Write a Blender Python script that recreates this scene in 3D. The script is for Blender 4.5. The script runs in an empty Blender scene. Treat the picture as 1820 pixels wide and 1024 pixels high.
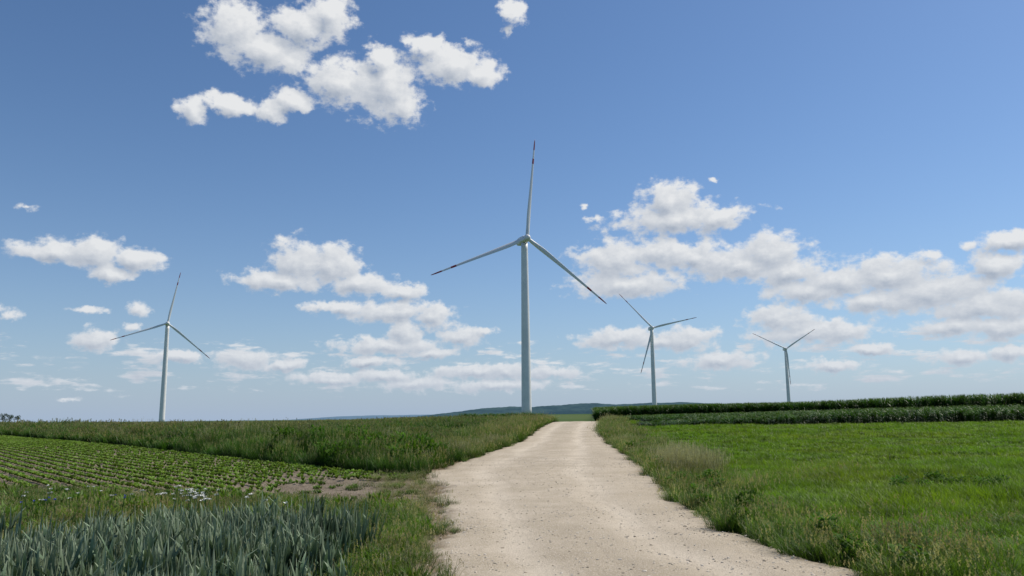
import bpy, math, random, bmesh
import numpy as np
from mathutils import Matrix, Vector
random.seed(7); R=np.random.default_rng(11)
sc=bpy.context.scene
sc.view_settings.view_transform='Standard'; sc.view_settings.look='None'; sc.view_settings.exposure=0
col=sc.collection
# ------------------------------------------------------------------ helpers
def ss(a,b,x):
    t=np.clip((np.asarray(x,float)-a)/(b-a),0,1); return t*t*(3-2*t)
def soff(x,y): return (x+4)*.771+(y-24.6)*.637      # distance beyond the beet field's far edge
def H(x,y):
    x=np.asarray(x,float); y=np.asarray(y,float)
    r=1.1*ss(25,88,y)-0.3*ss(88,120,y)+2.3*ss(120,430,y)-3*ss(500,2000,y)
    r=r*(0.25+0.75*ss(-45,0,x))
    s=soff(x,y)
    r=r+0.45*ss(0,2,s)*(1-ss(5,10,s))*(1-ss(-8,-3,x))*ss(-140,-90,x)
    return r
RLy=[-15,9,12.1,18.2,20.5,22.5,24.5,28.,33,38,46,57,73,90,150]; RLx=[-.5,-.86,-1.12,-1.65,-2.0,-2.5,-2.7,-2.35,-1.65,-.95,.4,1.4,2.8,4.6,9]
RRy=[-15,8.87,10.1,13,16.5,22.4,28.8,38.,46,57,73,90,150]; RRx=[3.9,3.72,3.37,3.1,3.3,3.92,4.5,5.05,5.3,6.2,8.0,10.4,16]
def wob(y,k): return .15*np.sin(y*1.3+k)*np.sin(y*.37+k)+.09*np.sin(y*3.9+2*k)*np.sin(y*.9)+.05*np.sin(y*9.3+k*3)+.03*np.sin(y*17.7+k)
def xl(y): return np.interp(y,RLy,RLx)+wob(y,1.)
def xr(y): return np.interp(y,RRy,RRx)+wob(y,2.3)
def rprof(tt): return -.03*np.exp(-((tt-.25)/.07)**2)-.03*np.exp(-((tt-.68)/.07)**2)+.03*np.sin(np.pi*np.clip(tt,0,1))
def roadz(x,y):
    t=(x-xl(y))/(xr(y)-xl(y)); return H(x,y)+np.where((t>0.03)&(t<.97),.05+rprof(t),.03)
def ylow(x): return np.interp(-x,[2.5,13.3,60],[16,20.5,38])
def inpoly(x,y,P):
    c=np.zeros(x.shape,bool); n=len(P)
    for i in range(n):
        x1,y1=P[i]; x2,y2=P[(i+1)%n]
        if y1==y2: continue
        k=((y1>y)!=(y2>y))&(x<(x2-x1)*(y-y1)/(y2-y1)+x1); c^=k
    return c
def mesh_from(name,v,f,mats=(),attr=None,smooth=False):
    me=bpy.data.meshes.new(name); me.from_pydata([tuple(p) for p in v],[],[tuple(q) for q in f]); 
    for m in mats: me.materials.append(m)
    if attr is not None:
        a=me.attributes.new('t','FLOAT','POINT'); a.data.foreach_set('value',np.asarray(attr,np.float32))
    if smooth: me.polygons.foreach_set('use_smooth',[True]*len(me.polygons))
    me.update(); return me
def add(name,me,**kw):
    o=bpy.data.objects.new(name,me); col.objects.link(o)
    for k,v in kw.items(): o[k]=v
    return o
def grid(xs,ys,zf,name,mats,keep=None):
    X,Y=np.meshgrid(xs,ys); Z=zf(X,Y); nx=len(xs); ny=len(ys)
    V=np.stack([X.ravel(),Y.ravel(),Z.ravel()],1)
    i=np.arange(nx*ny).reshape(ny,nx)
    F=np.stack([i[:-1,:-1],i[:-1,1:],i[1:,1:],i[1:,:-1]],-1).reshape(-1,4)
    if keep is not None:
        c=V[F].mean(1); F=F[keep(c[:,0],c[:,1])]
    return mesh_from(name,V,F.tolist(),mats,smooth=True)
# ------------------------------------------------------------------ material helpers
class NT:
    def __init__(s,nt): s.nt=nt
    def n(s,t,**kw):
        x=s.nt.nodes.new(t)
        for k,v in kw.items(): setattr(x,k,v)
        return x
    def l(s,a,b): s.nt.links.new(a,b)
    def set(s,sock,v):
        if isinstance(v,bpy.types.NodeSocket): s.l(v,sock)
        else: sock.default_value=v
    def math(s,op,a,b=None,c=None,clamp=False):
        x=s.n('ShaderNodeMath',operation=op); x.use_clamp=clamp
        s.set(x.inputs[0],a)
        if b is not None: s.set(x.inputs[1],b)
        if c is not None: s.set(x.inputs[2],c)
        return x.outputs[0]
    def vm(s,op,a,b=None,c=None):
        x=s.n('ShaderNodeVectorMath',operation=op); s.set(x.inputs[0],a)
        if b is not None: s.set(x.inputs[1],b)
        if c is not None: s.set(x.inputs[2],c)
        return x.outputs['Value'] if op in('LENGTH','DOT_PRODUCT') else x.outputs[0]
    def noise(s,vec,scale,detail=4,rough=.55,out=0):
        x=s.n('ShaderNodeTexNoise'); 
        if vec is not None: s.l(vec,x.inputs['Vector'])
        x.inputs['Scale'].default_value=scale; x.inputs['Detail'].default_value=detail; x.inputs['Roughness'].default_value=rough
        return x.outputs[out]
    def mix(s,f,a,b,blend='MIX'):
        x=s.n('ShaderNodeMix',data_type='RGBA',blend_type=blend)
        s.set(x.inputs[0],f); s.set(x.inputs[6],a if not isinstance(a,tuple) else (*a,1)); s.set(x.inputs[7],b if not isinstance(b,tuple) else (*b,1))
        return x.outputs[2]
    def mr(s,v,a,b,c=0.,d=1.,smooth=True):
        x=s.n('ShaderNodeMapRange'); x.interpolation_type='SMOOTHSTEP' if smooth else 'LINEAR'
        s.l(v,x.inputs[0])
        for i,q in enumerate((a,b,c,d)): x.inputs[i+1].default_value=q
        return x.outputs[0]
    def ramp(s,v,stops):
        x=s.n('ShaderNodeValToRGB'); s.l(v,x.inputs[0]); e=x.color_ramp.elements
        while len(e)<len(stops): e.new(.5)
        for k,(p,c) in zip(e,stops): k.position=p; k.color=(*c,1)
        return x.outputs[0]
def newmat(name):
    m=bpy.data.materials.new(name); m.use_nodes=True; m.node_tree.nodes.clear(); N=NT(m.node_tree)
    N.out=N.n('ShaderNodeOutputMaterial'); return m,N
def princ(N,colr,rough=.8,spec=.3,bump=None,bs=.5,bd=.02):
    p=N.n('ShaderNodeBsdfPrincipled'); N.set(p.inputs['Base Color'],(*colr,1) if isinstance(colr,tuple) else colr)
    N.set(p.inputs['Roughness'],rough); p.inputs['Specular IOR Level'].default_value=spec
    if bump is not None:
        b=N.n('ShaderNodeBump'); b.inputs['Strength'].default_value=bs; b.inputs['Distance'].default_value=bd
        N.l(bump,b.inputs['Height']); N.l(b.outputs[0],p.inputs['Normal'])
    return p
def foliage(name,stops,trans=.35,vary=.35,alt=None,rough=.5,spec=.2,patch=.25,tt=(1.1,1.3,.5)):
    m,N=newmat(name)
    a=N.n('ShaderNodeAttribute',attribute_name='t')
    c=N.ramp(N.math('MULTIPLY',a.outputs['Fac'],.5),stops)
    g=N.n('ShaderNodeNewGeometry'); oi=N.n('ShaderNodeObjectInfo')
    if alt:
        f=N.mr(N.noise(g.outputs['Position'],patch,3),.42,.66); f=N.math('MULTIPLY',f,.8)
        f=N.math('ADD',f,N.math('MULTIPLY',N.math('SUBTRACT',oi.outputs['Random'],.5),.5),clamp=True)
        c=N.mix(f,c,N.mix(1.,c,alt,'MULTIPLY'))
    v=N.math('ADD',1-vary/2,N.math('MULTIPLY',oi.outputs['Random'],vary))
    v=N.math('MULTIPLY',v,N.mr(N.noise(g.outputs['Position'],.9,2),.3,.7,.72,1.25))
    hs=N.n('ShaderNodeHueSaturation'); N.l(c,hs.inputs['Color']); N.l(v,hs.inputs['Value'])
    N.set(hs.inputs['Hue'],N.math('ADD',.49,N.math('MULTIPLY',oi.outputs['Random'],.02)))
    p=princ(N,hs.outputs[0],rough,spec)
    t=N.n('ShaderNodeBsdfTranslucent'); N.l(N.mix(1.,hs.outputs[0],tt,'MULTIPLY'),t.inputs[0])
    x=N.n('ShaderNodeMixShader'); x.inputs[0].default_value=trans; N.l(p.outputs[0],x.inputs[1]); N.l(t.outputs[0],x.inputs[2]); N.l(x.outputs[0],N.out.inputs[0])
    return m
# ------------------------------------------------------------------ camera
EYE=Vector((0,0,1.7)); TH=math.radians(9.33); RO=math.radians(-0.6)
M=Matrix.Rotation(math.radians(90)+TH,3,'X')@Matrix.Rotation(RO,3,'Z')
cam=bpy.data.cameras.new('camera'); co=bpy.data.objects.new('camera',cam); col.objects.link(co); sc.camera=co
cam.lens=27.69; cam.clip_end=40000; cam.clip_start=.05
m4=M.to_4x4(); m4.translation=EYE; co.matrix_world=m4
# ------------------------------------------------------------------ sun and sky
SAZ,SEL=math.radians(62),math.radians(50)
sd=bpy.data.lights.new('sun','SUN'); sd.energy=4.4; sd.angle=math.radians(.5); sd.color=(1,.93,.82)
so=bpy.data.objects.new('sun',sd); col.objects.link(so)
sv=Vector((math.sin(SAZ)*math.cos(SEL),math.cos(SAZ)*math.cos(SEL),math.sin(SEL)))
so.rotation_euler=sv.to_track_quat('Z','Y').to_euler()
# cumulus bearings: (u,v,ru,rv) read off a 1820 px survey picture, turned into azimuth/elevation
CL=[(415,48,52,44),(470,88,70,34),(545,46,60,34),(590,24,36,32),(512,106,38,22),(345,196,28,22),(408,185,54,17),(480,198,24,20),(522,180,36,18),
(612,145,72,40),(690,155,52,54),(680,106,30,26),(715,188,34,24),(755,80,34,18),(804,113,56,34),(856,130,35,22),(915,22,22,22),(905,55,16,16),
(90,448,68,18),(165,452,72,25),(240,462,45,22),(200,487,36,17),(530,468,50,36),(592,472,52,34),(505,500,78,17),(635,503,56,18),(710,517,46,12),
(245,550,27,15),(172,603,36,20),(10,560,24,15),(160,550,36,7),(42,370,32,10),(605,546,55,10),(700,553,92,18),(768,563,36,20),
(718,595,26,24),(695,615,98,14),(768,626,38,9),(820,598,38,17),(866,586,20,11),(1190,358,46,33),(1205,390,106,24),(1280,388,44,19),(1058,388,30,10),(1040,365,14,7),(1266,319,14,7),
(1095,465,66,34),(1120,505,94,22),(1180,450,54,24),(1240,455,62,23),(1310,467,100,26),(1370,450,60,32),(1400,484,66,23),
(1495,500,98,28),(1580,488,98,31),(1650,520,128,34),(1750,545,108,30),(1440,518,76,18),(1800,425,66,16),(1770,472,56,26),(1728,435,26,12),(1790,582,84,20),(1700,580,68,16),(1560,535,76,15),
(1390,570,58,28),(1440,592,102,19),(1495,590,46,21),(1550,620,40,9),(1105,602,74,17),(1220,602,52,19),(1165,606,60,10),
(1280,640,60,14),(1480,650,48,10),(1715,635,44,14),(1800,630,44,13),(1655,450,28,12),
(438,640,55,17),(505,651,44,10),(320,635,48,10),(655,642,48,10),(740,682,64,11),(590,674,64,10),(680,668,72,10),(900,660,54,15),(840,662,60,12),(980,662,50,11),
(120,708,30,6),(890,686,90,9),(235,583,20,10)]
def bear(u,v):
    d=(M@Vector(((u-910)/1400,(512-v)/1400,-1))).normalized()
    return math.degrees(math.atan2(d.x,d.y)),math.degrees(math.asin(d.z))
grp=bpy.data.node_groups.new('cumulus_density','ShaderNodeTree')
grp.interface.new_socket('Coord',in_out='INPUT',socket_type='NodeSocketVector'); grp.interface.new_socket('Density',in_out='OUTPUT',socket_type='NodeSocketFloat'); grp.interface.new_socket('Body',in_out='OUTPUT',socket_type='NodeSocketFloat')
G=NT(grp); gi=G.n('NodeGroupInput'); go=G.n('NodeGroupOutput'); c0=gi.outputs[0]
w1=G.noise(c0,.45,3,.6,1); w=G.vm('MULTIPLY_ADD',w1,(1.2,.8,0),(-.60,-.40,0))
w2=G.noise(c0,1.9,4,.6,1); w=G.vm('ADD',w,G.vm('MULTIPLY_ADD',w2,(.7,.5,0),(-.35,-.25,0))); cw=G.vm('ADD',c0,w)
acc=None
for (u,v,a,b) in CL:
    ax,ay=bear(u,v); x0=bear(u-a,v)[0]; x1=bear(u+a,v)[0]; y0=bear(u,v+b)[1]; y1=bear(u,v-b)[1]
    rx=(x1-x0)/2*1.08; ry=(y1-y0)/2*1.12
    q=G.vm('MULTIPLY_ADD',cw,(1/rx,1/ry,0),(-ax/rx,-ay/ry,0)); L=G.vm('LENGTH',q)
    if a<37 and b<17: L=G.math('ADD',L,.60 if v<400 else .32)   # thin wisps
    acc=L if acc is None else G.math('SMOOTH_MIN',acc,L,.22)
nz=G.noise(G.vm('MULTIPLY',c0,(1,1.35,1)),.80,11,.58)
nf=G.math('MULTIPLY',G.math('SUBTRACT',nz,.5),2.4)
d=G.math('ADD',G.math('SUBTRACT',1.14,acc),nf)
ln=G.noise(G.vm('MULTIPLY',c0,(.34,1.45,1)),1.0,6,.6); spg=G.n('ShaderNodeSeparateXYZ'); G.l(c0,spg.inputs[0])
win=G.math('MULTIPLY',G.mr(spg.outputs[1],.4,2.0),G.mr(spg.outputs[1],4.5,9.,1,0))
d3=G.math('ADD',G.math('MULTIPLY',G.math('SUBTRACT',ln,.54),4.),G.math('MULTIPLY',G.math('SUBTRACT',win,1.),2.5))
d3=G.math('ADD',d3,G.math('MULTIPLY',nf,.35))
G.l(G.math('MAXIMUM',d,d3),go.inputs[0]); G.l(acc,go.inputs[1])
wd=bpy.data.worlds.new("World"); sc.world=wd; wd.use_nodes=True; wn=wd.node_tree; W=NT(wn); bg=wn.nodes['Background']; wout=wn.nodes['World Output']
sk=W.n('ShaderNodeTexSky'); sk.sky_type='NISHITA'; sk.sun_disc=False; sk.sun_elevation=SEL; sk.sun_rotation=SAZ; sk.dust_density=.4; sk.air_density=1.0; sk.ozone_density=3.0
tc=W.n('ShaderNodeTexCoord'); sp=W.n('ShaderNodeSeparateXYZ'); W.l(tc.outputs['Generated'],sp.inputs[0])
az=W.math('MULTIPLY',W.math('ARCTAN2',sp.outputs[0],sp.outputs[1]),57.29578); el=W.math('MULTIPLY',W.math('ARCSINE',sp.outputs[2]),57.29578)
cb=W.n('ShaderNodeCombineXYZ'); W.l(az,cb.inputs[0]); W.l(el,cb.inputs[1]); P=cb.outputs[0]
elc=W.math('MAXIMUM',el,0.)
off=W.n('ShaderNodeCombineXYZ'); W.l(W.math('MULTIPLY_ADD',elc,.020,.12),off.inputs[0]); W.l(W.math('MULTIPLY_ADD',elc,.030,.20),off.inputs[1])
g1=W.n('ShaderNodeGroup'); g1.node_tree=grp; W.l(P,g1.inputs[0])
g2=W.n('ShaderNodeGroup'); g2.node_tree=grp; W.l(W.vm('ADD',P,off.outputs[0]),g2.inputs[0])
D1,D2=g1.outputs[0],g2.outputs[0]
mask=W.mr(D1,-.16,.50)
ga=W.math('SUBTRACT',g2.outputs[1],g1.outputs[1]); gd=W.math('SUBTRACT',D1,D2)
lit=W.math('MULTIPLY_ADD',ga,.68,.55); lit=W.math('MULTIPLY_ADD',W.math('SUBTRACT',gd,ga),.36,lit)
lit=W.math('ADD',lit,W.mr(D1,.0,.7,.24,0.),clamp=True)
hs=W.n('ShaderNodeHueSaturation'); hs.inputs['Saturation'].default_value=1.06; W.l(sk.outputs[0],hs.inputs['Color'])
skyc=W.mix(1.,hs.outputs[0],(.86,.95,1.05),'MULTIPLY')
haze=W.math('POWER',2.718,W.math('MULTIPLY',elc,-1/5.5))
skyc=W.mix(W.math('MULTIPLY',haze,.92),skyc,(3.7,4.75,6.4))
cc=W.mix(lit,(3.2,3.8,4.8),(8.1,8.2,8.3))
cc=W.mix(W.math('MULTIPLY',haze,.60),cc,(5.1,5.9,7.0))
final=W.mix(W.math('MULTIPLY',mask,.98),skyc,cc)
W.l(skyc,bg.inputs[0]); bg.inputs[1].default_value=.1
bg2=W.n('ShaderNodeBackground'); W.l(final,bg2.inputs[0]); bg2.inputs[1].default_value=.1
# clouds stand only over the northern sector of the sky
sec=W.math('MULTIPLY',W.math('LESS_THAN',W.math('ABSOLUTE',az),44.),W.math('MULTIPLY',W.math('LESS_THAN',el,36.),W.math('GREATER_THAN',el,-1.)))
mxs=W.n('ShaderNodeMixShader'); W.l(sec,mxs.inputs[0]); W.l(bg.outputs[0],mxs.inputs[1]); W.l(bg2.outputs[0],mxs.inputs[2]); W.l(mxs.outputs[0],wout.inputs[0])
# ------------------------------------------------------------------ ground
m_ground,N=newmat('ground_soil_and_turf'); g=N.n('ShaderNodeNewGeometry'); p=g.outputs['Position']
c=N.mix(N.mr(N.noise(p,.35,4),.35,.65),(.035,.06,.012),(.06,.09,.02))
spx=N.n('ShaderNodeSeparateXYZ'); N.l(p,spx.inputs[0])
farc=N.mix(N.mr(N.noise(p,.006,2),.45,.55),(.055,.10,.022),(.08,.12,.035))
farc=N.mix(N.mr(spx.outputs[1],500,3000),farc,(.10,.15,.13))  # distance haze painted into the ground colour far out
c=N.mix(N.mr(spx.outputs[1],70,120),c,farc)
pr=princ(N,c,.95,.1,N.noise(p,6,5),.6,.05); N.l(pr.outputs[0],N.out.inputs[0])
def graded(a,b): 
    v=list(np.arange(-a,a+.01,1.0)); s=1.5; q=a
    while q<b: q+=s; v.append(q); v.insert(0,-q); s*=1.13
    return np.array(v)
ys=[-300,-150,-80,-40,-25]+list(np.arange(-15,130,1.0)); q=129; s=1.5
while q<14000: q+=s; ys.append(q); s*=1.08
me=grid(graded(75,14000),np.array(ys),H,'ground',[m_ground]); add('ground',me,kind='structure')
# ------------------------------------------------------------------ road
m_road,N=newmat('pale_gravel'); g=N.n('ShaderNodeNewGeometry'); p=g.outputs['Position']
at=N.n('ShaderNodeAttribute',attribute_name='t')
c=N.mix(N.mr(N.noise(p,.45,5,.6),.32,.68),(.43,.36,.26),(.53,.45,.34))
tv=N.math('ADD',at.outputs['Fac'],N.math('MULTIPLY',N.math('SUBTRACT',N.noise(p,.25,2),.5),.14))
def band(c_,w_): return N.mr(N.math('ABSOLUTE',N.math('SUBTRACT',tv,c_)),.0,w_,1,0)
tr=N.math('ADD',band(.25,.11),band(.68,.11),clamp=True)
c=N.mix(N.math('MULTIPLY',tr,N.mr(N.noise(p,.9,4),.3,.6,.4,.9)),c,(.62,.535,.415))
c=N.mix(N.math('MULTIPLY',band(.46,.15),N.mr(N.noise(p,1.6,4,.7),.38,.60,0,.55)),c,(.36,.30,.215))
spy=N.n('ShaderNodeSeparateXYZ'); N.l(p,spy.inputs[0])
dark_blotch=N.math('MULTIPLY',N.mr(N.math('ABSOLUTE',N.math('SUBTRACT',spy.outputs[1],31.)),0,8,1,0),N.mr(N.noise(p,.8,4,.65),.40,.60,0,.4))  # uneven darker blotches over one stretch of the road
c=N.mix(dark_blotch,c,(.34,.285,.21))
cv=N.n('ShaderNodeCombineXYZ'); N.l(N.math('MULTIPLY',at.outputs['Fac'],26.),cv.inputs[0]); N.l(N.math('MULTIPLY',spy.outputs[1],.16),cv.inputs[1])
c=N.mix(N.mr(N.noise(cv.outputs[0],1.,4,.6),.48,.70,0,.40),c,(.36,.30,.22))
c=N.mix(N.mr(N.noise(p,26,4,.75),.48,.72,0,.5),c,(.31,.255,.18))
c=N.mix(N.mr(N.noise(p,60,2,.6),.50,.72,0,.75),c,(.73,.655,.54))
vo=N.n('ShaderNodeTexVoronoi'); N.l(p,vo.inputs['Vector']); vo.inputs['Scale'].default_value=24
peb=N.mr(vo.outputs['Distance'],.16,.28,1,0); sel=N.mr(N.noise(p,1.1,4,.7),.40,.58)
vb=N.n('ShaderNodeSeparateColor'); N.l(vo.outputs['Color'],vb.inputs[0])
c=N.mix(N.math('MULTIPLY',N.math('MULTIPLY',peb,sel),.65),c,N.mix(vb.outputs[0],(.32,.27,.20),(.70,.64,.54)))
edge=N.math('ADD',N.mr(at.outputs['Fac'],0,.08,1,0),N.mr(at.outputs['Fac'],.92,1,0,1))
c=N.mix(N.math('MULTIPLY',edge,N.mr(N.noise(p,2.5,4),.35,.6)),c,(.24,.19,.125))
bp=N.math('ADD',N.noise(p,24,6,.75),N.math('MULTIPLY',peb,.3))
pr=princ(N,c,.95,.1,bp,.9,.022); N.l(pr.outputs[0],N.out.inputs[0])
yy=np.concatenate([np.arange(-15,60,.2),np.arange(60,140,.5)]); nt_=33; tt=np.linspace(0,1,nt_)
A=xl(yy)[:,None]; B=xr(yy)[:,None]; RX=A+(B-A)*tt[None,:]; RY=np.repeat(yy[:,None],nt_,1)
nr=R.normal(0,1,RX.shape)
for _ in range(3): nr=(nr+np.roll(nr,1,0)+np.roll(nr,-1,0)+np.roll(nr,1,1)+np.roll(nr,-1,1))/3.2
RZ=H(RX,RY)+.05+rprof(tt)[None,:]+.0012*nr*(1+2*(tt[None,:]>.85))
RZ[:,0]=H(RX[:,0],RY[:,0])+.004; RZ[:,-1]=H(RX[:,-1],RY[:,-1])+.004
i=np.arange(RX.size).reshape(RX.shape); F=np.stack([i[:-1,:-1],i[:-1,1:],i[1:,1:],i[1:,:-1]],-1).reshape(-1,4)
me=mesh_from('road',np.stack([RX.ravel(),RY.ravel(),RZ.ravel()],1),F.tolist(),[m_road],attr=np.repeat(tt[None,:],len(yy),0).ravel(),smooth=True)
add('road',me,kind='structure')
# ------------------------------------------------------------------ beet field soil
m_soil,N=newmat('tilled_soil'); g=N.n('ShaderNodeNewGeometry'); p=g.outputs['Position']
c=N.mix(N.mr(N.noise(p,1.2,5,.6),.3,.7),(.18,.145,.10),(.28,.23,.17)); c=N.mix(N.mr(N.noise(p,20,3,.7),.5,.75,0,.7),c,(.40,.345,.27))
pr=princ(N,c,.95,.1,N.noise(p,9,6,.75),1.,.08); N.l(pr.outputs[0],N.out.inputs[0])
def beet(x,y): return (soff(x,y)<-.15)&(y>ylow(x))&(x<xl(y)-.5)&(x>-110)
def rowz(x,y):
    s=soff(x,y); return H(x,y)+.03+.03*np.cos(s*2*np.pi/.5)
me=grid(np.arange(-100,-2,.25),np.arange(15,112,.25),lambda x,y:rowz(x,y),'beet_field_soil',[m_soil],keep=beet)
bm=bmesh.new(); bm.from_mesh(me); bmesh.ops.delete(bm,geom=[v for v in bm.verts if not v.link_faces],context='VERTS'); bm.to_mesh(me); bm.free()
add('beet_field_soil',me,kind='structure')
m_dry,N=newmat('dry_earth'); g=N.n('ShaderNodeNewGeometry'); p=g.outputs['Position']
c=N.mix(N.mr(N.noise(p,3,5,.6),.3,.7),(.16,.12,.07),(.30,.24,.165)); pr=princ(N,c,.95,.1,N.noise(p,20,5,.7),1.,.04); N.l(pr.outputs[0],N.out.inputs[0])
yy=np.arange(-10,31,.25); tt=np.linspace(0,1,4); A=(xl(yy)-np.interp(yy,[5,14,18,23,30],[.3,.4,.9,1.1,.2])-.1*np.sin(yy*3))[:,None]; B=(xl(yy)+.02)[:,None]
X=A+(B-A)*tt; Y=np.repeat(yy[:,None],4,1); Z=H(X,Y)+np.array([.004,.055,.05,.0])[None,:]
i=np.arange(X.size).reshape(X.shape); F=np.stack([i[:-1,:-1],i[:-1,1:],i[1:,1:],i[1:,:-1]],-1).reshape(-1,4)
add('roadside_earth',mesh_from('roadside_earth',np.stack([X.ravel(),Y.ravel(),Z.ravel()],1),F.tolist(),[m_dry],smooth=True),kind='structure')
# ------------------------------------------------------------------ plant templates
def leaves(n,rad,h,w,lean,curve,seg=3,prof='blade',zb=(0,0),heads=0,hv=.3,tv=None,fold=0,seedc=0):
    rg=np.random.default_rng(seedc); V=[];F=[];T=[]
    for k in range(n):
        r=rad*math.sqrt(rg.random()); a=rg.random()*6.283; bx,by=r*math.cos(a),r*math.sin(a); bz=rg.uniform(*zb)
        az=rg.random()*6.283; hh=h*rg.uniform(1-hv,1+hv*.6); ln=lean*rg.uniform(.3,1.4); cv=curve*rg.uniform(.2,1.5)
        dx,dy=math.cos(az),math.sin(az); tw=rg.uniform(-.7,.7); px,py=-math.sin(az+tw),math.cos(az+tw); b0=len(V)
        for j in range(seg+1):
            t=j/seg; o=hh*(ln*t+cv*t*t); z=bz+hh*(t-.45*cv*t*t)
            if prof=='blade': ww=w*(1-t)**.7+w*.05
            elif prof=='strap': ww=w*(.75+.25*math.sin(math.pi*t))*(1-max(0,t-.55)/.45*.93)
            else: ww=w*max(.06,math.sin(math.pi*min(1,.06+t*.93))**.8)
            for sgn in(-.5,.5):
                V.append((bx+dx*o+px*ww*sgn,by+dy*o+py*ww*sgn,max(0,z)+fold*abs(sgn)*ww)); T.append(t if tv is None else tv)
            if j: q=b0+2*j; F.append((q-2,q-1,q+1,q))
        if heads and rg.random()<heads:
            ex,ey,ez=bx+dx*hh*(ln+cv),by+dy*hh*(ln+cv),bz+hh*(1-.45*cv)
            for m_ in range(6):
                a2=rg.random()*6.28; z1=ez-h*.12+m_*h*.035; q=len(V); L_=h*.05; wd_=w*.9
                V+= [(ex,ey,z1),(ex+math.cos(a2)*wd_*2,ey+math.sin(a2)*wd_*2,z1+L_*.6),(ex,ey,z1+L_*1.5)]; T+=[1.8]*3; F.append((q,q+1,q+2))
    return V,F,T
def merge(*parts):
    V=[];F=[];T=[]
    for v,f,t in parts:
        b=len(V); V+=list(v); F+=[tuple(i+b for i in q) for q in f]; T+=list(t)
    return V,F,T
def shift(p,dx,dy,s=1): return [(x*s+dx,y*s+dy,z*s) for x,y,z in p[0]],p[1],p[2]
def protos(name,parts,mat):
    c=bpy.data.collections.new(name+'_templates')
    for k,pt in enumerate(parts):
        me=mesh_from(name,pt[0],pt[1],[mat],attr=pt[2]); o=bpy.data.objects.new('%s_template_%02d'%(name,k),me); c.objects.link(o)
    return c
def scatter(name,xy,coll,nv,sxy,sz,zoff=0.,tilt=.08,kind='stuff',zf=H):
    n=len(xy); me=bpy.data.meshes.new(name); me.vertices.add(n)
    z=zf(xy[:,0],xy[:,1])+zoff
    me.vertices.foreach_set('co',np.stack([xy[:,0],xy[:,1],z],1).astype(np.float32).ravel())
    a=me.attributes.new('rot','FLOAT_VECTOR','POINT'); a.data.foreach_set('vector',np.stack([R.normal(0,tilt,n),R.normal(0,tilt,n),R.random(n)*6.283],1).astype(np.float32).ravel())
    a=me.attributes.new('scl','FLOAT_VECTOR','POINT'); a.data.foreach_set('vector',np.stack([sxy,sxy,sz],1).astype(np.float32).ravel())
    a=me.attributes.new('pick','INT','POINT'); a.data.foreach_set('value',R.integers(0,nv,n).astype(np.int32))
    ng=bpy.data.node_groups.new(name,'GeometryNodeTree'); ng.interface.new_socket('Geometry',in_out='INPUT',socket_type='NodeSocketGeometry'); ng.interface.new_socket('Geometry',in_out='OUTPUT',socket_type='NodeSocketGeometry')
    S=NT(ng); a_=S.n('NodeGroupInput'); b_=S.n('NodeGroupOutput'); ip=S.n('GeometryNodeInstanceOnPoints'); ci=S.n('GeometryNodeCollectionInfo')
    ci.inputs[0].default_value=coll; ci.inputs[1].default_value=True; ci.inputs[2].default_value=True
    def at(nm,ty):
        x=S.n('GeometryNodeInputNamedAttribute',data_type=ty); x.inputs[0].default_value=nm; return x.outputs[0]
    S.l(a_.outputs[0],ip.inputs['Points']); S.l(ci.outputs[0],ip.inputs['Instance']); ip.inputs['Pick Instance'].default_value=True
    S.l(at('pick','INT'),ip.inputs['Instance Index']); S.l(at('rot','FLOAT_VECTOR'),ip.inputs['Rotation']); S.l(at('scl','FLOAT_VECTOR'),ip.inputs['Scale']); S.l(ip.outputs[0],b_.inputs[0])
    o=add(name,me,kind=kind); md=o.modifiers.new('scatter','NODES'); md.node_group=ng
    return o
def sample(fn,bands,jit=.2):
    P=[];S=[]
    for y0,y1,dn,sc_ in bands:
        X0,X1=-.85*y1-3,.85*y1+3; n=int((X1-X0)*(y1-y0)*dn); x=R.uniform(X0,X1,n); y=R.uniform(y0,y1,n)
        k=(np.abs(x)<.8*y+3)&fn(x,y); P.append(np.stack([x[k],y[k]],1)); S.append(np.full(k.sum(),sc_)*R.uniform(1-jit,1+jit,k.sum()))
    return np.concatenate(P),np.concatenate(S)
def pn(x,y,f,k=0): return .5+.25*np.sin(x*f+k+1.3*np.sin(y*f*.7))+.25*np.sin(y*f*1.3+2*k+1.7*np.sin(x*f*.6))
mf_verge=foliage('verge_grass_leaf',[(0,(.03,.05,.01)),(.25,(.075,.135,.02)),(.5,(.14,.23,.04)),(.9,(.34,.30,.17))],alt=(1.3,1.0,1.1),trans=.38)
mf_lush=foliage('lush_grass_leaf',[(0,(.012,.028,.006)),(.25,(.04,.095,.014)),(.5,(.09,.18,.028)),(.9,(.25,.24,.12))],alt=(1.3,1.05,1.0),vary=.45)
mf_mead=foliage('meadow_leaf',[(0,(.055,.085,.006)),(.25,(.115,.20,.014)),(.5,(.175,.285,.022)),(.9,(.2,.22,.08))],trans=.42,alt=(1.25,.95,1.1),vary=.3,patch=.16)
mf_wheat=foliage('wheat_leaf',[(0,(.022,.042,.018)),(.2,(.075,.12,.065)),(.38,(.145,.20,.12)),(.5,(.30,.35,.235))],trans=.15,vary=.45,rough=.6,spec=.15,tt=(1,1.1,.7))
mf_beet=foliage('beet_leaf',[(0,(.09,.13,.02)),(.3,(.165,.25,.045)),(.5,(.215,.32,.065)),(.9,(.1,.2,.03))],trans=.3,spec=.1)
mf_corn=foliage('maize_leaf',[(0,(.010,.022,.006)),(.25,(.028,.062,.012)),(.43,(.058,.12,.022)),(.55,(.13,.20,.045)),(.9,(.20,.22,.10))],trans=.25)  # shade painted into the lower leaves, lit tops painted lighter
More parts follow.
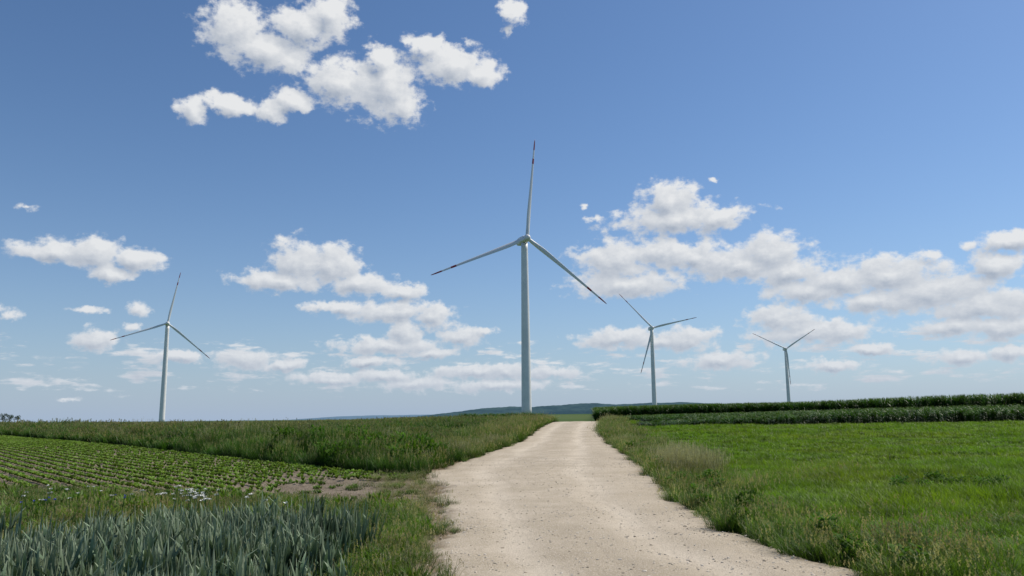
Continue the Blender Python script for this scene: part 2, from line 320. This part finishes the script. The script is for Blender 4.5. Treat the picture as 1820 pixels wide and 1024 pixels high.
mf_weed=foliage('weed_leaf',[(0,(.02,.04,.008)),(.3,(.05,.105,.015)),(.5,(.09,.175,.025)),(.9,(.09,.16,.03))],trans=.35,spec=.08,rough=.7)
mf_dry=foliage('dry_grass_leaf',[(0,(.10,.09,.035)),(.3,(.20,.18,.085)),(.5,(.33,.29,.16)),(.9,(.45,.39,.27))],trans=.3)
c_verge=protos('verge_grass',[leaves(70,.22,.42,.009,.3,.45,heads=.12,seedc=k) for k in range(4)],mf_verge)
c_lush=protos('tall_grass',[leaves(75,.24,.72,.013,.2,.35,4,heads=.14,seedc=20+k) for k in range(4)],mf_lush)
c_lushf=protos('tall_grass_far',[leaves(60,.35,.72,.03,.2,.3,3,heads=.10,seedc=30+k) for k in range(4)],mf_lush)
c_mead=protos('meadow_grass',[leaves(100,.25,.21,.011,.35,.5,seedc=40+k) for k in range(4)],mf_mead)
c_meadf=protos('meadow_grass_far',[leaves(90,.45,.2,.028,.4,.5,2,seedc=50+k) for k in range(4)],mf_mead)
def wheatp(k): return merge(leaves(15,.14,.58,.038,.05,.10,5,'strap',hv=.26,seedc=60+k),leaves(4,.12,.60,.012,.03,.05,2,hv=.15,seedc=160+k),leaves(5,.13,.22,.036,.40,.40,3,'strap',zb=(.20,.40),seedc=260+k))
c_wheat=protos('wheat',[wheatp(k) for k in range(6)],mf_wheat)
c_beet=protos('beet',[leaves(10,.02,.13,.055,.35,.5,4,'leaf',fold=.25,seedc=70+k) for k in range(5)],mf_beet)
def cornp(k):
    ps=[]; rg=random.Random(k)
    for j in range(3):
        st=leaves(2,.01,2.4,.05,.0,.0,2,hv=.02,seedc=k*9+j); lv=leaves(15,.02,.85,.10,.35,.65,4,'leaf',zb=(.1,1.9),hv=.2,seedc=k*7+j,tv=None)
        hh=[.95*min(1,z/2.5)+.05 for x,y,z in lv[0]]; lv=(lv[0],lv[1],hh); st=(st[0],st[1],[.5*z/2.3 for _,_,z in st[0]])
        ta=leaves(6,.01,.3,.018,.3,.2,2,zb=(2.3,2.35),seedc=k+j,tv=1.2)
        ps.append(shift(merge(st,lv,ta),rg.uniform(-.35,.35),rg.uniform(-.35,.35)))
    return merge(*ps)
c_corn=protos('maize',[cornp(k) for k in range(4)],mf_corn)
def weedp(k):
    a=leaves(130,.28,.14,.06,.5,.6,3,'leaf',zb=(.05,.75),seedc=k); st=leaves(14,.2,.8,.012,.1,.1,2,seedc=k+3)
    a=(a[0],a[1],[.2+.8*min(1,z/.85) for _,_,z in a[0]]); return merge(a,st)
c_weed=protos('weed',[weedp(100+k) for k in range(3)],mf_weed)
c_dry=protos('dry_grass',[leaves(60,.2,.5,.006,.3,.35,heads=.4,seedc=80+k) for k in range(3)],mf_dry)
c_low=protos('low_weed',[leaves(24,.1,.10,.03,.6,.6,3,'leaf',seedc=90+k) for k in range(3)],mf_verge)
# ------------------------------------------------------------------ zones
WH=[(-1.8,2),(-1.7,9),(-2.0,10.6),(-4.2,10.8),(-5.0,9.3),(-6.5,8.5),(-14,8),(-14,2)]
def z_wheat(x,y): return inpoly(x+.2*np.sin(y*2.3)+np.abs(R.normal(0,.5,x.shape)),y+R.normal(0,.3,x.shape),WH)
def z_left_fg(x,y): return (x<xl(y)-.15)&(y<ylow(x))&(~inpoly(x+.7,y,WH)|(R.random(x.shape)<.16))&~((x>xl(y)-np.interp(y,[9,14,18],[.15,.3,.8]))&(y<30))
def z_bank(x,y): s=soff(x,y); return (s>0)&(s<6.5)&(x<xl(y)-.1)&(x>-110)
def z_lverge(x,y): return (soff(x,y)>=6.5)&(x<xl(y)-.05)&(x>xl(y)-3.5)
def z_lcrop(x,y): return (soff(x,y)>=6.5)&(x<=xl(y)-3.5)
def z_rverge(x,y): return (x>xr(y)+.0)&(x<xr(y)+np.interp(y,[8,20,40,90],[1.2,1.7,2.0,2.0])+.4*np.sin(y*.8))
def z_mead(x,y): return (x>xr(y)+.8)&(y<64+.05*x)
def cornline(x): return np.interp(x,[12,18,25,58,85,130],[160,144,130,84,64,40])
def z_corn(x,y): return (x>14.5)&(x>y*.103)&(y>cornline(x))&(x<150)
def z_corn_front(x,y): return z_corn(x,y)&(y<cornline(x)+7)
def z_row2(x,y): return (x>11)&(y>64+.05*x)&(y<71+.05*x)
def z_rmid(x,y): return (x>xr(y)+1.5)&(y>=71+.05*x)&~z_corn(x,y)
# foreground left
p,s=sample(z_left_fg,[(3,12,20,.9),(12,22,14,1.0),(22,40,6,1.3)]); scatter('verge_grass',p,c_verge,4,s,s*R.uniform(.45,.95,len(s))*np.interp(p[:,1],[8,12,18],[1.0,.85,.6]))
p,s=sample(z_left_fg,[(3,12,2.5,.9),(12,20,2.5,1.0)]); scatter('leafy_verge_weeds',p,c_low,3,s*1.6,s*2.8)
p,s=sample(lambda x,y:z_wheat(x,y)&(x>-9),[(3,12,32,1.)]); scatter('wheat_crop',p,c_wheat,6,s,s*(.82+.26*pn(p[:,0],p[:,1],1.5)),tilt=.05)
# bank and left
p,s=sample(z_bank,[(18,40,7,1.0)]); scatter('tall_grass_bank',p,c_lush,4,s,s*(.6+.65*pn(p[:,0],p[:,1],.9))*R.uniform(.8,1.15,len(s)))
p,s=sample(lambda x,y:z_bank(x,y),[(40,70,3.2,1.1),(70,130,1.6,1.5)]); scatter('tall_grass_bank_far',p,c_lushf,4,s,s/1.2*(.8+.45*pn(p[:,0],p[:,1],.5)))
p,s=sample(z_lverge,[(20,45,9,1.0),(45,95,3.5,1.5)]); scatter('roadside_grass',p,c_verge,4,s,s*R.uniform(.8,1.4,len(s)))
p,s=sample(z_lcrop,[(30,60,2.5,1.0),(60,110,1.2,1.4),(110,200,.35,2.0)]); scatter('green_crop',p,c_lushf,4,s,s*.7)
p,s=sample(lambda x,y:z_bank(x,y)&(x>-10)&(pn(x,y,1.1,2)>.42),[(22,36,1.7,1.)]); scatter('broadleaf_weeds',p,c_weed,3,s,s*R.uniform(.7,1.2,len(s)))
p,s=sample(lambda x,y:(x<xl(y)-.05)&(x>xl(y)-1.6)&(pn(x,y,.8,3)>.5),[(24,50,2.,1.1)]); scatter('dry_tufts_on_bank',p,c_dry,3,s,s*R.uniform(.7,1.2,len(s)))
p,s=sample(lambda x,y:z_bank(x,y)&(pn(x,y,.45,1)>.5),[(24,60,.3,1.2)]); scatter('dry_stalks_on_bank',p,c_dry,3,s,s*R.uniform(1.2,1.6,len(s)))
# right
p,s=sample(z_rverge,[(5,20,16,.9),(20,45,9,1.1),(45,95,3,1.6)]); scatter('roadside_grass_verge',p,c_verge,4,s,s*R.uniform(.5,1.1,len(s)))
p,s=sample(lambda x,y:z_rverge(x,y)&(pn(x,y,.9,1)>.5),[(7,20,2.2,1.),(20,45,1.8,1.2),(45,80,.4,1.5)]); scatter('dry_grass',p,c_dry,3,s,s*R.uniform(.6,1.1,len(s)))
p,s=sample(lambda x,y:z_rverge(x,y)&(pn(x,y,1.3,3)>.5),[(7,20,2.4,.6),(20,40,.9,.8)]); scatter('verge_weeds',p,c_weed,3,s,s*R.uniform(.45,.8,len(s)))
p,s=sample(lambda x,y:((x-xr(y)-1.2)**2/.9+(y-25)**2/12<1),[(18,34,11,1.0)]); scatter('straw_coloured_grass',p,c_dry,3,s,s*R.uniform(.9,1.45,len(s)))
p,s=sample(z_mead,[(5,14,16,1.),(14,26,10,1.2),]); scatter('meadow_grass',p,c_mead,4,s,s*(.65+.75*pn(p[:,0],p[:,1],.8)*R.uniform(.7,1.2,len(s))))
p,s=sample(lambda x,y:z_mead(x,y)&(pn(x,y,.7,4)>.66)&(x<xr(y)+7),[(5,24,2.2,1.)]); scatter('long_grass_in_meadow',p,c_verge,4,s,s*R.uniform(.45,.85,len(s)))
p,s=sample(z_mead,[(26,45,4.2,1.),(45,68,2.3,1.3)]); scatter('meadow_grass_beyond',p,c_meadf,4,s,s*(.7+.55*pn(p[:,0],p[:,1],.5)))
p,s=sample(lambda x,y:z_rmid(x,y)&(x<12),[(60,110,1.2,1.5),(110,170,.5,2.2)]); scatter('pale_crop_strip',p,c_meadf,4,s,s)
p,s=sample(lambda x,y:z_rmid(x,y)&(x>=12),[(60,170,1.5,1.)]); scatter('green_crop_strip',p,c_corn,4,s*.6,s*np.interp(p[:,0],[12,25,50,90],[.25,.32,.50,.6]))
p,s=sample(z_row2,[(55,85,2.8,1.)]); scatter('dark_crop_row',p,c_corn,4,s*.55,s*np.interp(p[:,0],[11,18,30,90],[.14,.26,.42,.54]))
p,s=sample(lambda x,y:((x-9.6)**2/1.8+(y-18.2)**2/1.2<1)|((x-10.6)**2/.5+(y-15.6)**2/.4<1),[(12,22,6,.6)]); scatter('meadow_weed_patch',p,c_weed,3,s,s*.6)
# maize
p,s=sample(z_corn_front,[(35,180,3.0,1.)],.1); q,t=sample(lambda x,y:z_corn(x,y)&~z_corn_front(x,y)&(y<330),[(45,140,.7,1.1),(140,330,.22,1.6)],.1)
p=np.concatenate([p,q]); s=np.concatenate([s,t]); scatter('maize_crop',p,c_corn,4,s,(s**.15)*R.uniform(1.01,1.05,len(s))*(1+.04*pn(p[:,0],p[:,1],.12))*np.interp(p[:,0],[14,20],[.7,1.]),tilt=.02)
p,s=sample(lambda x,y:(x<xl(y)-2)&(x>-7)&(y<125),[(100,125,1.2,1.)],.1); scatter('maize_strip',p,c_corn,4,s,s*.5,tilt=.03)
# beets: sown in rows
dv=np.array([-.637,.771]); nvv=np.array([.771,.637]); o0=np.array([-4.,24.6]); B_=[]
for r_ in range(1,110):
    a=np.arange(-30,110,.17); P_=o0+nvv*(-.5*r_)+a[:,None]*dv; B_.append(P_+R.normal(0,.018,P_.shape))
B_=np.concatenate(B_); x,y=B_[:,0],B_[:,1]; k=beet(x,y)&(y>3)&(np.abs(x)<.8*y+3)&(R.random(len(x))>.05+.2*(pn(x,y,.5,3)>.7))&~((x>-6.0+R.normal(0,.6,len(x)))&(y<22.6-.35*(x+6.0)))
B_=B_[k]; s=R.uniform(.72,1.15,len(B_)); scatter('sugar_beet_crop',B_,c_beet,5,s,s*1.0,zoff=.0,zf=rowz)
p,s=sample(lambda x,y:beet(x,y)&(x>-8)&(y<24)&(pn(x,y,2.2)>.5),[(14,24,2.8,.9)]); scatter('low_weeds',p,c_low,3,s,s*1.2,zoff=.03)
p,s=sample(lambda x,y:(x<xl(y)-.4)&(x>-5.5)&(soff(x,y)<0)&(y>ylow(x)-.6)&(pn(x,y,1.9,1)>.56),[(14,24,3.,.7)]); scatter('sparse_weedy_grass',p,c_verge,4,s,s*.55,zoff=.03)
p,s=sample(lambda x,y:(x<xl(y)-.02)&(x>xl(y)-np.interp(y,[5,14,18,23,30],[.5,.7,1.4,1.6,.4])),[(5,30,8,.9)]); scatter('roadside_tufts',p,c_dry,3,s*.6,s*R.uniform(.15,.5,len(s)),zoff=.03)
p,s=sample(lambda x,y:((x<xl(y)+.22)&(x>xl(y)-.5))|((x>xr(y)-.2)&(x<xr(y)+.3)),[(5,45,6,.4)],.5); scatter('edge_tufts',p,c_verge,4,s,s*R.uniform(.5,1.3,len(s)),zoff=.02)
# gravel stones
m_st,N=newmat('road_stone'); oi=N.n('ShaderNodeObjectInfo'); pr=princ(N,N.mix(oi.outputs['Random'],(.36,.30,.22),(.70,.63,.52)),.85,.2); N.l(pr.outputs[0],N.out.inputs[0])
cs=bpy.data.collections.new('stone_templates')
for k in range(4):
    bm=bmesh.new(); bmesh.ops.create_icosphere(bm,subdivisions=1,radius=1)
    for v in bm.verts: v.co*=random.uniform(.7,1.15); v.co.z*=.6
    me=bpy.data.meshes.new('stone'); bm.to_mesh(me); bm.free(); me.materials.append(m_st); o=bpy.data.objects.new('stone_template_%d'%k,me); cs.objects.link(o)
p,s=sample(lambda x,y:(x>xl(y)-.15)&(x<xr(y)+.05)&(R.random(x.shape)<np.where((x<xl(y)+.5)|(x>xr(y)-.6),.8,.45)*(.3+pn(x,y,1.7))),[(5,15,190,1.),(15,32,70,1.2)])
s=.006+.020*R.random(len(s))**3*s; scatter('gravel',p,cs,4,s,s,zoff=0.,zf=roadz)
# ------------------------------------------------------------------ wild flowers
m_stem,N=newmat('flower_stem'); pr=princ(N,(.06,.12,.03),.6); N.l(pr.outputs[0],N.out.inputs[0])
def fmat(n,c):
    m,N=newmat(n); pr=princ(N,c,.7); N.l(pr.outputs[0],N.out.inputs[0]); return m
m_wh=fmat('white_petal',(.72,.72,.66)); m_bl=fmat('blue_petal',(.10,.13,.5))
def flower(kind,x,y,h,k):
    rg=random.Random(k); e=add(kind,None); e.location=(x,y,float(H(x,y))); e.empty_display_size=.1; wh=kind[0]=='w'
    lx,ly=rg.uniform(-.08,.08),rg.uniform(-.08,.08)
    rr=[[(lx*t*t+.004*math.cos(a),ly*t*t+.004*math.sin(a),h*t) for a in (0,2.1,4.2)] for t in (0,.35,.7,1)]
    V=[];F=[]
    for r in rr: V+=r
    for i in range(3):
        for j in range(3): a=i*3+j; b=i*3+(j+1)%3; F.append((a,b,b+3,a+3))
    st=add('stem',mesh_from('stem',V,F,[m_stem])); st.parent=e
    rad=rg.uniform(.025,.05) if wh else rg.uniform(.016,.026); np_=11 if wh else 9
    V=[(lx,ly,h+.004)];F=[]
    for j in range(np_*2):
        a=j*math.pi/np_; r=rad*(1. if j%2 else .45)*rg.uniform(.85,1.1); V.append((lx+r*math.cos(a),ly+r*math.sin(a),h+rg.uniform(-.012,.02)))
    for j in range(np_*2): F.append((0,1+j,1+(j+1)%(np_*2)))
    fl=add('flower_head',mesh_from('flower_head',V,F,[m_wh if wh else m_bl])); fl.parent=e
    e['category']='wildflower'
    if wh: e['label']='small white wildflower standing in green verge grass'; e['group']='white wildflowers in the verge'
    else: e['label']='small blue cornflower standing in green verge grass'; e['group']='blue cornflowers in the verge'
kk=500
for (cx,cy,n,r) in [(-5.5,13.6,26,.32),(-5.15,12.9,14,.25),(-8.4,14.6,8,.4),(-7.2,13.6,6,.4),(-4.2,12.4,4,.5)]:
    for j in range(n): kk+=1; flower('white_wildflower',cx+random.gauss(0,r),cy+random.gauss(0,r),random.uniform(.46,.58),kk)
for (cx,cy,n,r) in [(-7.9,13.3,5,.3),(-6.8,13.6,4,.4)]:
    for j in range(n): kk+=1; flower('cornflower',cx+random.gauss(0,r),cy+random.gauss(0,r),random.uniform(.42,.5),kk)
# ------------------------------------------------------------------ distant hills
def hillmat(n,a,b):
    m,N=newmat(n); g=N.n('ShaderNodeNewGeometry'); c=N.mix(N.mr(N.noise(g.outputs['Position'],.01,6,.7),.4,.6),a,b); pr=princ(N,c,1,.0); N.l(pr.outputs[0],N.out.inputs[0]); return m
m_h1=hillmat('hazed_wooded_hill',(.042,.082,.105),(.062,.112,.125)); m_h2=hillmat('hazy_hill',(.12,.20,.28),(.14,.22,.29))  # bluish aerial haze is painted into both hill colours
px=lambda u,Y:(u-910)/1400*Y
def hill(name,Y,prof,mat,depth,nz):
    U=[px(a,Y) for a,_ in prof]; Z=[max(0,(742-(a-910)*.0105-b))/1400*Y+1.7 for a,b in prof]
    xs=np.linspace(U[0],U[-1],260); base=np.interp(xs,U,Z)
    n_=sum(np.sin(xs*f/Y*3000+f*911)*a for f,a in ((.008,1.),(.021,.6),(.05,.4),(.12,.3),(.31,.25)))*nz
    ys_=np.linspace(-1,1,21)
    def zf(X,Yy):
        t=(Yy-Y)/depth; b=np.interp(X,xs,base+n_*np.clip(base/20,0,1)); return -8+(b+8)*np.sqrt(np.clip(1-t*t,0,1))
    add(name,grid(xs,Y+ys_*depth,zf,name,[mat]),kind='structure')
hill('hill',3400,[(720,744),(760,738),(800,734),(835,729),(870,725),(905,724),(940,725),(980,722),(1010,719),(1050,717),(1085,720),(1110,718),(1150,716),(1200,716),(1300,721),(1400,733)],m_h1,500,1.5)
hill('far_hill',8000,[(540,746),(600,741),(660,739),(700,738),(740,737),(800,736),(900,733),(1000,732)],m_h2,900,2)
# ------------------------------------------------------------------ turbines
m_tw,N=newmat('white_turbine_paint'); g=N.n('ShaderNodeNewGeometry'); c=N.mix(N.mr(N.noise(g.outputs['Position'],.25,4),.35,.7),(.74,.73,.71),(.82,.80,.77)); pr=princ(N,c,.45,.4); N.l(pr.outputs[0],N.out.inputs[0])
m_bw,N=newmat('grey_white_blade_paint'); pr=princ(N,(.70,.70,.69),.4,.4); N.l(pr.outputs[0],N.out.inputs[0])
m_rd,N=newmat('red_marking_paint'); pr=princ(N,(.30,.04,.04),.5,.3); N.l(pr.outputs[0],N.out.inputs[0])
def loft(rings,cap=True):
    V=[];F=[];n=len(rings[0])
    for r in rings: V+=r
    for i in range(len(rings)-1):
        for j in range(n): a=i*n+j; b=i*n+(j+1)%n; F.append((a,b,b+n,a+n))
    if cap: F.append(tuple(range(n))[::-1]); F.append(tuple(range((len(rings)-1)*n,len(rings)*n)))
    return V,F
HH=100.; rings=[]
for z in np.linspace(0,97.6,30):
    r=2.85-.95*(z/97.6)**1.05; rings.append([(r*math.cos(a),r*math.sin(a),z) for a in np.linspace(0,2*math.pi,40,endpoint=False)])
me_tower=mesh_from('tower',*loft(rings),[m_tw],smooth=True)
def circ(r,y,n=32,zx=1.,cz=0,sq=2.):
    o=[]
    for a in np.linspace(0,2*math.pi,n,endpoint=False):
        ca,sa=math.cos(a),math.sin(a); o.append((r*zx*math.copysign(abs(ca)**(2/sq),ca),y,cz+r*math.copysign(abs(sa)**(2/sq),sa)))
    return o
rings=[circ(1.5,-2.6,sq=4),circ(1.9,-1.8,sq=4.5),circ(2.1,2,sq=5),circ(2.1,6,sq=5),circ(1.9,8.5,sq=5),circ(1.2,9.3,sq=4)]
rings=[[(x,y,z+HH) for x,y,z in r] for r in rings]; me_nac=mesh_from('nacelle',*loft(rings),[m_tw],smooth=True)
rings=[circ(1.6,1.9),circ(1.75,.9),circ(1.8,0),circ(1.65,-.9),circ(1.25,-1.7),circ(.7,-2.2),circ(.15,-2.4)]
me_hub=mesh_from('hub',*loft(rings),[m_tw],smooth=True)
RB=55.; rings=[]; rs=[.8,2,4,6,8.5,11,15,20,25,30,35,38,41,41.01,44,44.01,46,49,49.01,52,53.5,54.6,55]; 
for r in rs:
    ch=np.interp(r,[0,3,8,12,25,40,52,54.5,55],[1.9,1.9,2.3,2.4,1.7,1.15,.7,.42,.1]); th=np.interp(r,[0,3,8,12,25,55],[1.,1.,.6,.36,.24,.17]); tw=math.radians(np.interp(r,[0,8,20,55],[18,14,8,1])+8)
    yb=1.2*(r/RB)**2; ring=[]
    for a in np.linspace(0,2*math.pi,16,endpoint=False):
        cx=math.cos(a)*.5*ch; w_=math.sin(a)*.5*ch*th*(1 if th>.9 else (.55+.45*(math.cos(a)+1)/2)); cx-=ch*.18*(1-th)
        ring.append((cx*math.cos(tw)-w_*math.sin(tw),yb+cx*math.sin(tw)+w_*math.cos(tw),r))
    rings.append(ring)
V,F=loft(rings); me_bl=mesh_from('blade',V,F,[m_bw,m_rd],smooth=True)
for pidx,pl in enumerate(me_bl.polygons):
    zc=sum(V[v][2] for v in pl.vertices)/len(pl.vertices)
    if 41<zc<44.01 or zc>49.005: pl.material_index=1
def turbine(x,y,rot,yaw,label,rs_=1.):
    e=add('wind_turbine',None,label=label,category='wind turbine',group='wind turbines in the fields'); e.location=(x,y,float(H(x,y))-.3); e.rotation_euler=(0,0,yaw)
    t=add('tower',me_tower); t.parent=e
    n=add('nacelle',me_nac); n.parent=e
    h=add('rotor',me_hub); h.parent=e; h.location=(0,-4.6,HH+.0); h.rotation_euler=(math.radians(-2),0,0); h.scale=(rs_,)*3
    for k in range(3):
        b=add('blade',me_bl); b.parent=h; b.rotation_euler=(0,math.radians(rot+120*k),0)
def face(x,y,o=0): return -math.atan2(x,y)+math.radians(o)
turbine(7.43,443.7,6.6,face(7.4,443,20),'tall white wind turbine with red-striped blades beyond the gravel road',1.11)
turbine(-354.4,804.4,10,face(-354,804,0),'white wind turbine with red-striped blades behind the grassy bank')
turbine(161.6,910.6,77,face(161,910,15),'white wind turbine with red-striped blades behind the maize field')
turbine(420.4,1213.9,57,face(420,1213,15),'distant white wind turbine standing beyond the maize field')
# ------------------------------------------------------------------ small distant trees
m_bark,N=newmat('bark'); pr=princ(N,(.06,.05,.04),.9); N.l(pr.outputs[0],N.out.inputs[0])
m_crown,N=newmat('tree_foliage'); g=N.n('ShaderNodeNewGeometry'); pr=princ(N,N.mix(N.mr(N.noise(g.outputs['Position'],.6,3),.35,.65),(.035,.065,.03),(.07,.11,.055)),.8,.1); N.l(pr.outputs[0],N.out.inputs[0])
def tree(x,y,h,k):
    rg=random.Random(k); e=add('tree',None,label='small dark green tree standing far across the fields',category='tree',group='trees on the horizon'); e.location=(x,y,float(H(x,y)))
    tr=[[(r*math.cos(a),r*math.sin(a),z) for a in np.linspace(0,6.283,8,endpoint=False)] for z,r in ((-.3,.3),(h*.25,.2),(h*.6,.12),(h*.85,.04))]
    o=add('trunk',mesh_from('trunk',*loft(tr),[m_bark])); o.parent=e; V=[];F=[]
    cl=[(rg.gauss(0,h*.16),rg.gauss(0,h*.16),h*rg.uniform(.32,.92),h*rg.uniform(.1,.19)) for _ in range(14)]
    for cx,cy,cz,r in cl:
        for _ in range(90):
            d=Vector((rg.gauss(0,1),rg.gauss(0,1),rg.gauss(0,1))).normalized()*r*rg.uniform(.6,1.05); b=len(V); c_=Vector((cx,cy,cz))+d; s_=h*.035
            for q in range(3): V.append(tuple(c_+Vector((rg.uniform(-1,1),rg.uniform(-1,1),rg.uniform(-1,1)))*s_))
            F.append((b,b+1,b+2))
    o=add('crown',mesh_from('crown',V,F,[m_crown])); o.parent=e
for k,(x,y,h) in enumerate([(-379,600,7),(-384,600,8),(-374,602,7)]): tree(x,y,h,k)
